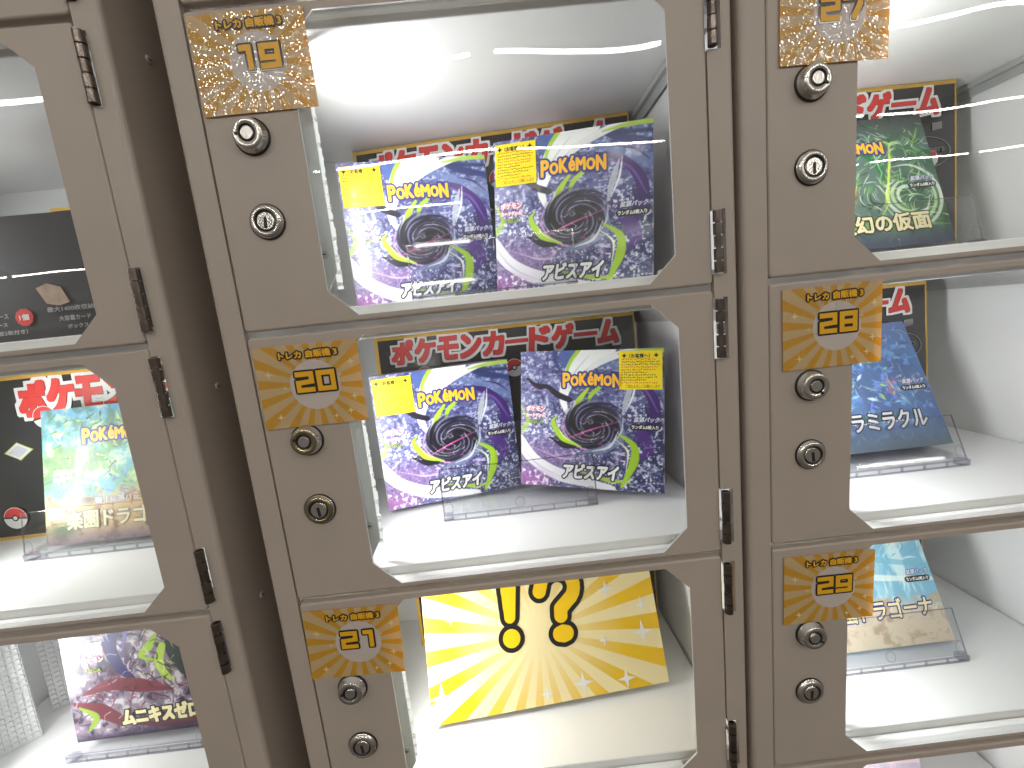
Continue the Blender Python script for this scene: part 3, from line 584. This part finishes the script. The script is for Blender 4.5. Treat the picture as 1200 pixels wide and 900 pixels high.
def outlined(parent, s, cx, cz, height, width, y, fill, edge, bold, ow, name, shear=0, res=.0003, edge2=None, square=False):
    m = text_mask(s, height, res, width, bold, shear, square)
    if edge2: mask_mesh(dilate(m, ow * 1.9 / res), res, cx, cz, y + .0002, name + '_rim', edge2, parent)
    if edge: mask_mesh(dilate(m, ow / res, square), res, cx, cz, y, name + '_edge', edge, parent)
    return mask_mesh(m, res, cx, cz, y - .0002, name, fill, parent)
def sticker(parent, x0, z0, w, h):
    st = box('notice_sticker', (x0, x0 + w, -.0014, -.0011, z0, z0 + h), M['sticker'], parent)
    mask_mesh(text_mask('（お客様へ）', .0052, .0002, w * .48, .0002), .0002, x0 + w * .48, z0 + h - .0058, -.0016, 'sticker_heading', M['black'], st)
    r = np.random.default_rng(12); rb, rr = [], []
    for i in range(10):                      # rows of tiny illegible characters
        z = z0 + h - .0108 - i * (h - .014) / 10.2; x = x0 + w * .05; end = x0 + w * (.62 if i in (5, 8) else r.uniform(.80, .95))
        red = i in (0, 3, 4, 9)
        while x < end:
            for _ in range(2):
                a, b = r.uniform(0, .0012), r.uniform(0, .0013); rc = [(x + a, z + b), (x + a + .0011, z + b), (x + a + .0011, z + b + .0008), (x + a, z + b + .0008)]
                (rr if red and r.random() < .85 else rb).append(rc)
            x += .0024
    poly_obj('sticker_lines', rb, -.00162, M['black'], st); poly_obj('sticker_lines', rr, -.00164, M['red'], st)
    for q in (.12, .86): poly_obj('sticker_mark', star(x0 + w * q, z0 + h - .0055, .003, .5), -.0016, M['black'], st)
    mask_mesh(text_mask('ご協力よろしくお願いします', .0040, .0002, w * .80, .0001), .0002, x0 + w * .55, z0 + .0036, -.0016, 'sticker_lines', M['black'], st)
def carton(parent, w, h, t, mat):
    bm = bmesh.new(); bm_box(bm, -w / 2, w / 2, 0, t, 0, h, bev=.0009); return finish(bm, 'carton', mat, parent)
CART = plain('violet_carton', rgb(150, 146, 178), .28, coat=.8, var=.3, vscale=60)
def pill(parent, cx, cz, w, h, y, mat):
    r = h / 2; poly_obj('pack_pill', circle(cx + w / 2 - r, cz, r, -math.pi / 2, math.pi / 2, 8) + circle(cx - w / 2 + r, cz, r, math.pi / 2, 1.5 * math.pi, 8), y, mat, parent)
def pack_text(parent, fx=1.0):
    x = BW * .375 * fx
    outlined(parent, '拡張パック', x + .002, BH * .505, .0060, .028, -.0009, M['silver'], M['logoblue'], .0002, .0006, 'pack_text', .25)
    pill(parent, x, BH * .452, .034, .0072, -.0010, M['black']); mask_mesh(text_mask('ランダム5枚入り', .0048, .0002, .030, .0003), .0002, x, BH * .452, -.0012, 'pack_count', M['whiteink'], parent)
ab_me = art_mesh('front_print', abyss(), BW, BH, M['art'])
AB_PARTS = []
def abyss_box(label, mat, st_right):
    root = thing('card_box', label, 'card box', 'violet swirl card boxes', mat)
    if not AB_PARTS:
        AB_PARTS.append(carton(root, BW, BH, BT, CART)); AB_PARTS.append(obj('front_print', ab_me, root))
        wordmark(root, .003, BH * .785, .070, -.0012)
        outlined(root, 'アビスアイ', .001, BH * .122, .0185, .066, -.0012, M['whiteink'], M['black'], .0009, .0016, 'title_lettering', .18)
        outlined(root, 'ポケモン', -.066, BH * .575, .0068, .024, -.0010, M['whiteink'], M['pink'], .0002, .0007, 'series_lettering'); outlined(root, 'カードゲーム', -.066, BH * .525, .0046, .024, -.0010, M['whiteink'], M['pink'], .0002, .0005, 'series_lettering')
        outlined(root, 'MEGA', -.065, BH * .478, .0050, .017, -.0010, M['lime'], M['black'], .0001, .0004, 'series_lettering'); pack_text(root)
        AB_PARTS[:] = list(root.children)
    else:
        for p in list(AB_PARTS): copy_part(p, root)
    if st_right: sticker(root, BW / 2 - .050, BH - .0475, .048, .045)
    else: sticker(root, -BW / 2 + .002, BH - .049, .046, .045)
    return root
abyss_box('violet swirl card box in cell 20, left one, yellow sticker top left', pose((.1399, .1437, -.2250), .2003, .038, -.0041), False)
abyss_box('violet swirl card box in cell 20 with the yellow sticker top right', pose((.3037, .1108, -.2187), -.312, .1633, .0536), True)
abyss_box('violet swirl card box in cell 19, left and lower of the pair', pose((.1363, .1528, .0193), .0998, .01, -.0045), False)
abyss_box('violet swirl card box in cell 19, right one, tilted in front of the poster', pose((.2999, .1001, .0170), -.2704, .0951, .0558), False)
def other_box(label, mat, art, cart, w=BW, h=BH, t=BT, pm='art_soft'):
    root = thing('card_box', label, 'card box', 'single card boxes on stands', mat); carton(root, w, h, t, cart); obj('front_print', art_mesh('front_print', np.clip(art, 0, 1) ** (1.25 if mat.translation.x < 0 else .95), w, h, M[pm]), root); return root
b = other_box('green swirl card box in cell 27, reading 幻の仮面', pose((.753 - BW / 2, .120, .0265), .0, .300), mask_art(), plain('dark_carton', rgb(56, 62, 60), .3, coat=.8))
wordmark(b, -.006, BH * .77, .070, -.0012); outlined(b, '変幻の仮面', .006, BH * .19, .023, .112, -.0012, M['cream'], M['black'], .0008, .0014, 'title_lettering'); pack_text(b)
b = other_box('dark blue crystal card box in cell 28, reading ラミラクル', pose((.763 - BW / 2, .120, -.2165), .0, .440), stellar_art(), plain('blue_carton', rgb(70, 84, 130), .3, coat=.8))
wordmark(b, -.006, BH * .84, .070, -.0012); outlined(b, 'ステラミラクル', -.004, BH * .22, .024, .138, -.0012, M['silver'], M['black'], .0007, .0014, 'title_lettering', .1); pack_text(b)
b = other_box('pale blue beach card box in cell 29, reading 園ドラゴーナ', pose((.757 - BW / 2, .100, -.4735), .0, .430), paradise_art(1), plain('sky_carton', rgb(160, 196, 220), .3, coat=.8))
wordmark(b, -.03, BH * .86, .070, -.0012); outlined(b, '楽園ドラゴーナ', .000, BH * .26, .024, .142, -.0012, M['cream'], M['logoblue'], .0006, .0014, 'title_lettering', .08); pack_text(b)
b = other_box('leafy green and sand card box in the left locker, middle cell', pose((-.364 + BW / 2, .130, -.2240), .0, .200), paradise_art(0), plain('leaf_carton', rgb(150, 168, 140), .3, coat=.8))
wordmark(b, .002, BH * .78, .074, -.0012); outlined(b, '楽園ドラゴーナ', .010, BH * .17, .022, .136, -.0012, M['cream'], M['greyink'], .0005, .0012, 'title_lettering'); outlined(b, '強化拡張パック', .008, BH * .30, .0075, .062, -.0010, M['whiteink'], M['greyink'], .0001, .0005, 'pack_text')
outlined(b, 'ポケモン', -.060, BH * .53, .0068, .024, -.0010, M['whiteink'], M['pink'], .0002, .0007, 'series_lettering'); outlined(b, 'カードゲーム', -.060, BH * .48, .0046, .024, -.0010, M['whiteink'], M['pink'], .0002, .0005, 'series_lettering')
b = other_box('purple and red card box in the left locker, reading ムニキスゼロ', pose((-.357 + BW / 2, .100, -.4680), .02, .08), munikis_art(), plain('plum_carton', rgb(96, 74, 100), .3, coat=.8))
outlined(b, 'ムニキスゼロ', .020, BH * .15, .022, .094, -.0012, M['cream'], M['black'], .0012, .0016, 'title_lettering', 0, square=True); sticker(b, -BW / 2 + .002, BH - .028, .046, .026)
outlined(b, 'ポケモン', -.050, BH * .62, .0068, .026, -.0010, M['whiteink'], M['pink'], .0002, .0007, 'series_lettering'); outlined(b, 'MEGA', -.050, BH * .54, .0050, .017, -.0010, M['lime'], M['black'], .0001, .0004, 'series_lettering')
SW_, SH_ = .330, .120
b = other_box('black card storage box in the left locker, top cell', pose((-.270, .058, .0170), .03, .06), storage_art(), M['black'], SW_, SH_, .09)
poly_obj('card_picture', [(.0455, .0508), (.0560, .0545), (.0683, .0502), (.0745, .0351), (.0640, .0325), (.0527, .0354)], -.0010, plain('tan_card_print', rgb(186, 160, 138), .5, var=.3, vscale=120), b)
poly_obj('red_badge', circle(.030, .0245, .0085, n=10), -.0010, M['red'], b)
for s, x, z, hh, ww in (('1個', .030, .0245, .0060, .009), ('最大1400枚収納', .074, .0292, .0052, .044), ('大容量カード', .0765, .0200, .0052, .030), ('ボックス', .078, .0118, .0045, .020), ('カードケース', .003, .0270, .0050, .026), ('（仕切り板2枚付き）', .008, .0110, .0046, .046), ('デッキケース', .000, .0190, .0044, .028)):
    mask_mesh(text_mask(s, hh, .0002, ww, .0002), .0002, x, z, -.0013, 'caption_lettering', M['greyink'] if s != '1個' else M['whiteink'], b)
b = other_box('pale pink card box top, in the lowest cell of the right locker', pose((.640, .085, -.7300), 0, .3), paradise_art(1) * .35 + np.array([.62, .50, .54]), plain('pink_carton', rgb(222, 190, 206), .3, coat=.8))

# ------------------------------------------------------------------ clear stands
def stand(label, x0, x1, y, z, lean=.12, h=.062, deep=.055):
    w = x1 - x0; root = thing('display_stand', label, 'display stand', 'clear plastic stands', pose(((x0 + x1) / 2, y, z + .0003), 0, 0))
    bm = bmesh.new(); bm_box(bm, -w / 2, w / 2, 0, deep, .0080, .0100); finish(bm, 'base_plate', M['acrylic'], root)
    f = box('front_lip', (-w / 2, w / 2, -.0020, 0, .0070, h), M['acrylic'], root); f.rotation_euler = (-lean, 0, 0)
    bm = bmesh.new(); t = .0009
    for s in (-1, 1): bm_box(bm, s * (w / 2 - t) - t, s * (w / 2 - t) + t, -.0026, -.0021, .0070, h)
    bm_box(bm, -w / 2 + .002, w / 2 - .002, -.0026, -.0021, h - .0010, h)
    r = finish(bm, 'lip_edge', M['acryledge'], f)
    bm = bmesh.new(); bm_box(bm, -w / 2, w / 2, -.0030, -.0012, 0, .0016); bm_box(bm, -w / 2, w / 2, -.0030, -.0012, .0064, .0080)
    n = 7
    for i in range(n + 1):
        x = -w / 2 + w * i / n; bm_box(bm, max(x - .0008, -w / 2), min(x + .0008, w / 2), -.0031, -.0011, .0017, .0063)
    for s in (-1, 1): bm_box(bm, s * (w / 2 - .0055) - .0054, s * (w / 2 - .0055) + .0054, -.0009, .006, .0005, .0078)
    finish(bm, 'front_rail', M['acryledge'], root)
    bm = bmesh.new(); bm_box(bm, -w / 2, w / 2, deep, deep + .002, 0, .0990); bb = finish(bm, 'back_rest', M['acrylic'], root); bb.rotation_euler = (-max(lean - .05, 0), 0, 0)
    poly_obj('thumb_notch', ring_loops(0, .0140, .0062, .0062, .0010, 20), -.0032, M['acryledge'], f)
    for s in (-1, 1): poly_obj('end_notch', ring_loops(s * (w / 2 - .007), .0150, .0052, .0085, .0010, 20), -.0032, M['acryledge'], f)
    return root
zf = -.2335
stand('clear plastic stand in front of the two boxes below the fully readable poster', .128, .3094, .098, zf, .10)
stand('clear plastic stand in front of the card boxes in cell 19', .128, .304, .088, zf + .25, .08)
stand('clear plastic stand under the green swirl box in cell 27', .560, .760, .098, zf + .25, .26, .060)
stand('clear plastic stand under the dark blue box in cell 28', .560, .750, .092, zf, .38, .060)
stand('clear plastic stand under the beach box in cell 29', .560, .751, .080, zf - .25, .38, .060)
stand('clear plastic stand under the leafy box in the left locker', -.378, -.190, .118, zf, .16, .058)
stand('low clear plastic stand under the purple and red box in the left locker', -.362, -.190, .088, zf - .25, .0, .012, .07)
stand('clear plastic stand half hidden behind the exclamation card in cell 21', .150, .318, .096, zf - .25, .3, .030)

# ------------------------------------------------------------------ black posters behind the boxes
PW, PH = .364, .2190
P_PARTS = []
def ball(parent, cx, cz, r, tilt, y):
    def R_(L): return [(cx + (x - cx) * math.cos(tilt) - (z - cz) * math.sin(tilt), cz + (x - cx) * math.sin(tilt) + (z - cz) * math.cos(tilt)) for x, z in L]
    poly_obj('round_emblem', circle(cx, cz, r), y, M['whiteink'], parent); poly_obj('round_emblem', R_(circle(cx, cz, r * .94, 0, math.pi, 16)), y - .0001, M['red'], parent)
    poly_obj('round_emblem', R_([(cx - r, cz - r * .07), (cx + r, cz - r * .07), (cx + r, cz + r * .07), (cx - r, cz + r * .07)]), y - .0002, M['black'], parent)
    poly_obj('round_emblem', circle(cx, cz, r * .30), y - .0003, M['black'], parent); poly_obj('round_emblem', circle(cx, cz, r * .18), y - .0004, M['whiteink'], parent)
POST = plain('glossy_black_paper', (.016, .016, .018, 1), .26, coat=.7, bump=.5, bscale=26, var=.4, vscale=12)
def poster(label, mat, big=False):
    global PW
    PW = .425 if big else .364
    root = thing('black_poster', label, 'poster', 'black posters with red lettering', mat)
    if big or not P_PARTS:
        bm = bmesh.new(); bm_box(bm, -PW / 2, PW / 2, 0, .004, 0, PH); finish(bm, 'sheet', POST, root)
        e = .0042; bm = bmesh.new(); y0, y1 = -.0005, .0045
        bm_box(bm, -PW / 2 - .0004, PW / 2 + .0004, y0, y1, PH - e, PH + .0004); bm_box(bm, -PW / 2 - .0004, PW / 2 + .0004, y0, y1, -.0004, e)
        bm_box(bm, -PW / 2 - .0004, -PW / 2 + e, y0 + .0001, y1 - .0001, e, PH - e); bm_box(bm, PW / 2 - e * .35, PW / 2 + .0004, y0 + .0001, y1 - .0001, e, PH - e); finish(bm, 'gold_border', M['goldedge'], root)
        xs = [-.1225 + .0362 * i for i in range(10)] if big else [-.1445 + .0322 * i for i in range(10)]; gw, gh = (.0300, .0420) if big else (.0262, .0300); TX = 'ポケモンカードゲーム'; fill = None; res = .00035
        hs = .038; Wm = int(.52 / res); Hm = int(.100 / res); full = np.zeros((Hm, Wm), bool)
        for i, ch in enumerate(TX):
            V, T = glyphs(ch); lo, hi = V.min(0), V.max(0); ext = hi - lo
            if ch == 'ー': sx_, szz = gw * 1.08 / ext[0], .0016 / max(ext[1], 1e-6); P = (V - (lo + hi) / 2) * np.array([sx_, szz])
            else: P = (V - (lo + hi) / 2) * np.array([gw / ext[0], gh / ext[1]])
            P[:, 0] += .12 * P[:, 1]; fill_tris(full, (P + np.array([xs[i] + .26, .050])) / res, T)
        red = dilate(full, (.0028 if big else .0019) / res, True); wh = dilate(red, (.0044 if big else .0033) / res, True); cz = PH - (.0320 if big else .0235)
        mask_mesh(dilate(red, .0004 / res), res, 0, cz, -.0013, 'banner_lettering_line', M['black'], root); mask_mesh(wh, res, 0, cz, -.0010, 'banner_lettering_edge', M['whiteink'], root); mask_mesh(red, res, 0, cz, -.0016, 'banner_lettering', M['red'], root)
        for x, z, t in (((-.112, .162, .2), (-.180, .030, -.1)) if big else ((-.116, PH - .058, -.15), (.010, PH - .060, .4), (-.150, .024, -.1), (.120, .070, .3))): ball(root, x, z, .0150 if big else .0125, t, -.0019)
        for x, z in (((-.156, .120), (-.190, .170)) if big else ((-.140, .105), (-.165, PH - .062), (-.020, .120), (.06, .03))):
            for r, mt, y in ((.0175, M['lime'], -.0008), (.0155, M['whiteink'], -.0010), (.0120, M['silver'], -.0012)): poly_obj('card_icon', [(x - r * 1.1, z - .001), (x, z + r * .72), (x + r * 1.1, z + .001), (x, z - r * .72)], y, mt, root)
        poly_obj('corner_label', [(.150, PH - .060), (.163, PH - .058), (.163, PH - .049), (.150, PH - .050)], -.0010, M['greyink'], root)
        poly_obj('oval_line', ring_loops(.140, PH - .086, .034, .020, .0009), -.0010, M['greyink'], root); ball(root, .147, PH - .094, .0105, .2, -.0012)
        outlined(root, 'trainers', .147, PH - .082, .0075, .038, -.0012, M['greyink'], M['black'], .0001, .0005, 'oval_lettering')
        if not big: P_PARTS[:] = list(root.children)
    else:
        for p in P_PARTS: copy_part(p, root)
    return root
def pl_pose(xl, yl, xr, yr, z, lean, roll=0):
    return pose(((xl + xr) / 2, (yl + yr) / 2, z), math.atan2(yr - yl, xr - xl), lean, roll)
poster('black poster with red lettering in cell 20, fully readable above two boxes', pl_pose(.040, .212, .402, .200, zf + .0002, .07))
poster('black poster with red lettering in cell 19, mostly hidden by two boxes', pl_pose(.044, .222, .408, .185, .0168, .08, -.006))
poster('black poster in cell 21, only its left edge showing beside the yellow card', pl_pose(.048, .210, .410, .205, zf - .25 + .0002, .06))
poster('black poster in cell 27 behind the green swirl box', pl_pose(.468, .195, .832, .190, .0168, .05))
poster('black poster in cell 28 behind the dark blue box', pl_pose(.442, .200, .8055, .190, zf + .0002, .06))
poster('black poster in cell 29, only its right edge showing behind the beach box', pl_pose(.456, .205, .820, .200, zf - .25 + .0002, .06))
poster('black poster in the left locker, middle cell, with lettering ポケモ showing', pl_pose(-.495, .188, -.070, .196, zf + .0002, .03), True)
poster('black poster in the left locker, top cell, only a gold corner showing', pl_pose(-.340, .205, -.064, .205, .0168, .05, 0)).scale = (.755, 1, .80)

# ------------------------------------------------------------------ yellow card in cell 21
cd = thing('sunburst_card', 'yellow sunburst card with exclamation and question marks in cell 21', 'card', None, pose((.2335, .079, -.4740), .075, .325, 0))
CWd, CHt = .294, .208
bm = bmesh.new(); bm_box(bm, -CWd / 2, CWd / 2, 0, .0012, 0, CHt); finish(bm, 'card_sheet', M['card'], cd)
def strokes(segs, res, w, h):
    """mask of thick polylines: list of (points, r0, r1)"""
    Hn, Wn = int(h / res), int(w / res); X, Z = np.meshgrid((np.arange(Wn) + .5) * res - w / 2, (np.arange(Hn) + .5) * res - h / 2); m = np.zeros((Hn, Wn), bool)
    for pts, r0, r1 in segs:
        n = 40 * (len(pts) - 1); tt = np.linspace(0, len(pts) - 1, n + 1); P = np.array(pts); px = np.interp(tt, np.arange(len(P)), P[:, 0]); pz = np.interp(tt, np.arange(len(P)), P[:, 1])
        for a, b_, k in zip(px, pz, np.linspace(0, 1, n + 1)): m |= np.hypot(X - a, Z - b_) < r0 + (r1 - r0) * k
    return m
res = .0005
ex = strokes([([(.002, .046), (-.001, .000)], .0125, .0085), ([(-.002, -.030), (-.0021, -.0301)], .0135, .0135)], res, .08, .15)
arc = [(-.026 + 0, .028)] + [(.003 + .027 * math.cos(t), .030 + .025 * math.sin(t)) for t in np.linspace(math.pi * .95, -math.pi * .32, 16)] + [(.004, -.002), (.003, -.012)]
qm = strokes([(arc, .0105, .0105), ([(.003, -.038), (.0036, -.0381)], .0128, .0128), ([(-.002, -.038), (.008, -.0381)], .0115, .0115)], res, .10, .15)
for nm, m, x, z in (('exclamation_mark', ex, -.040, .1040), ('question_mark', qm, .021, .1060)):
    mask_mesh(dilate(m, .0072 / res), res * .80, x, z, -.0004, nm + '_edge', M['black'], cd); mask_mesh(m, res * .80, x, z, -.0007, nm, M['yellow'], cd)
for x, z, r in ((-.114, .112, .007), (-.133, .028, .016), (.124, .062, .014), (.094, .0125, .012), (.0395, .0165, .013), (-.0065, .012, .008), (.085, .1186, .011), (.128, .0934, .010), (.0735, .0596, .007), (-.04, .190, .008), (.11, .185, .009), (-.09, .17, .01)):
    poly_obj('sparkle', star(x, z, r, .28), -.0003, M['whiteink'], cd)

# ------------------------------------------------------------------ number signs
SEG = {'0': [[(0, 0), (1, 0), (1, 1), (0, 1), (0, 0)]], '1': [[(.25, 1), (.72, 1), (.72, 0)]], '2': [[(0, 1), (1, 1), (1, .52), (0, .46), (0, 0), (1, 0)]], '7': [[(0, 1), (1, 1), (1, .7), (.6, 0)]],
       '8': [[(0, 0), (1, 0), (1, 1), (0, 1), (0, 0)], [(0, .5), (1, .5)]], '9': [[(1, .42), (0, .42), (0, 1), (1, 1), (1, 0), (0, 0)]]}
def digits(s, h=.0180, dw=.0118, pitch=.0182, hw=.0021, res=.00022):
    w = pitch * len(s) + .01; Hh = h + .01; Wn, Hn = int(w / res), int(Hh / res); X, Z = np.meshgrid((np.arange(Wn) + .5) * res, (np.arange(Hn) + .5) * res); m = np.zeros((Hn, Wn), bool)
    for i, c in enumerate(s):
        for pl in SEG[c]:
            P = [(.005 + hw + i * pitch + x * dw, .005 + hw + z * (h - 2 * hw)) for x, z in pl]
            for (a, b_), (c_, d_) in zip(P[:-1], P[1:]):
                L = max(math.hypot(c_ - a, d_ - b_), 1e-6); t = np.clip(((X - a) * (c_ - a) + (Z - b_) * (d_ - b_)) / L / L, 0, 1); m |= np.maximum(abs(X - a - t * (c_ - a)), abs(Z - b_ - t * (d_ - b_))) < hw
    return m, res
def sign(num, x, z, roll, label):
    w, h = .0890, .0715; root = thing('number_sign', label, 'sign', 'laminated number signs', pose((x, -.0016, z), 0, 0, roll))
    bm = bmesh.new(); bm_box(bm, -w / 2, w / 2, 0, .0005, -h / 2, h / 2); finish(bm, 'laminate', M['sign'], root)
    m, res = digits(num); mask_mesh(dilate(m, .0016 / res), res, .006, .003, -.0003, 'number_edge', M['black'], root); mask_mesh(m, res, .006, .003, -.0006, 'number', M['digit'], root)
    outlined(root, 'トレカ 自販機 3', .002, .0270, .0068, .0500, -.0004, M['digit'], M['black'], .0004, .0011, 'heading_lettering', res=.0002)
    for sx_, sz_, r in ((-.034, .012, .004), (-.022, -.001, .0024), (.037, .017, .004), (.036, -.013, .004), (.031, -.0255, .0034), (-.010, .026, .002), (.018, -.029, .003), (-.030, -.026, .0036), (.026, .007, .0022)): poly_obj('sparkle', star(sx_, sz_, r, .26), -.0003, M['cream'], root)
sign('19', .0482, .2072, -.006, 'glittering yellow sunburst sign numbered 19 on the middle locker')
sign('20', .0485, -.0473, .004, 'yellow sunburst sign 20 beside the cell where the whole poster title shows')
sign('21', .0465, -.2965, .030, 'slightly tilted sunburst sign 21 beside the yellow exclamation card')
sign('27', .5078, .2035, .012, 'glittering yellow sunburst sign numbered 27 on the right locker')
sign('28', .5085, -.0445, -.004, 'yellow sunburst sign 28 beside the dark blue card box')
sign('29', .5080, -.2975, .012, 'yellow sunburst sign 29 beside the pale beach card box')

# ------------------------------------------------------------------ ribbed white plastic pieces in the left locker, lowest cell
def ribbed(label, x, y, yaw, w):
    root = thing('ribbed_sheet', label, 'plastic sheet', 'ribbed plastic sheets', pose((x, y, zf - .25 + .0004), yaw, .10)); h = .19
    box('sheet', (-w / 2, w / 2, 0, .003, 0, h), M['rib'], root); bm = bmesh.new(); z = .004
    while z < h - .004:
        for i in range(6): bm_box(bm, -w / 2 + .001 + i * w / 6, -w / 2 + (i + .78) * w / 6, -.0028, -.0001, z, z + .0046)
        z += .0072
    o = finish(bm, 'ribs', M['rib'], root); o['kind'] = 'stuff'
ribbed('ribbed white plastic sheet beside the purple box, nearer the frame edge', -.452, .118, .75, .036)
ribbed('ribbed white plastic sheet standing just left of the purple box', -.446, .185, .75, .05)
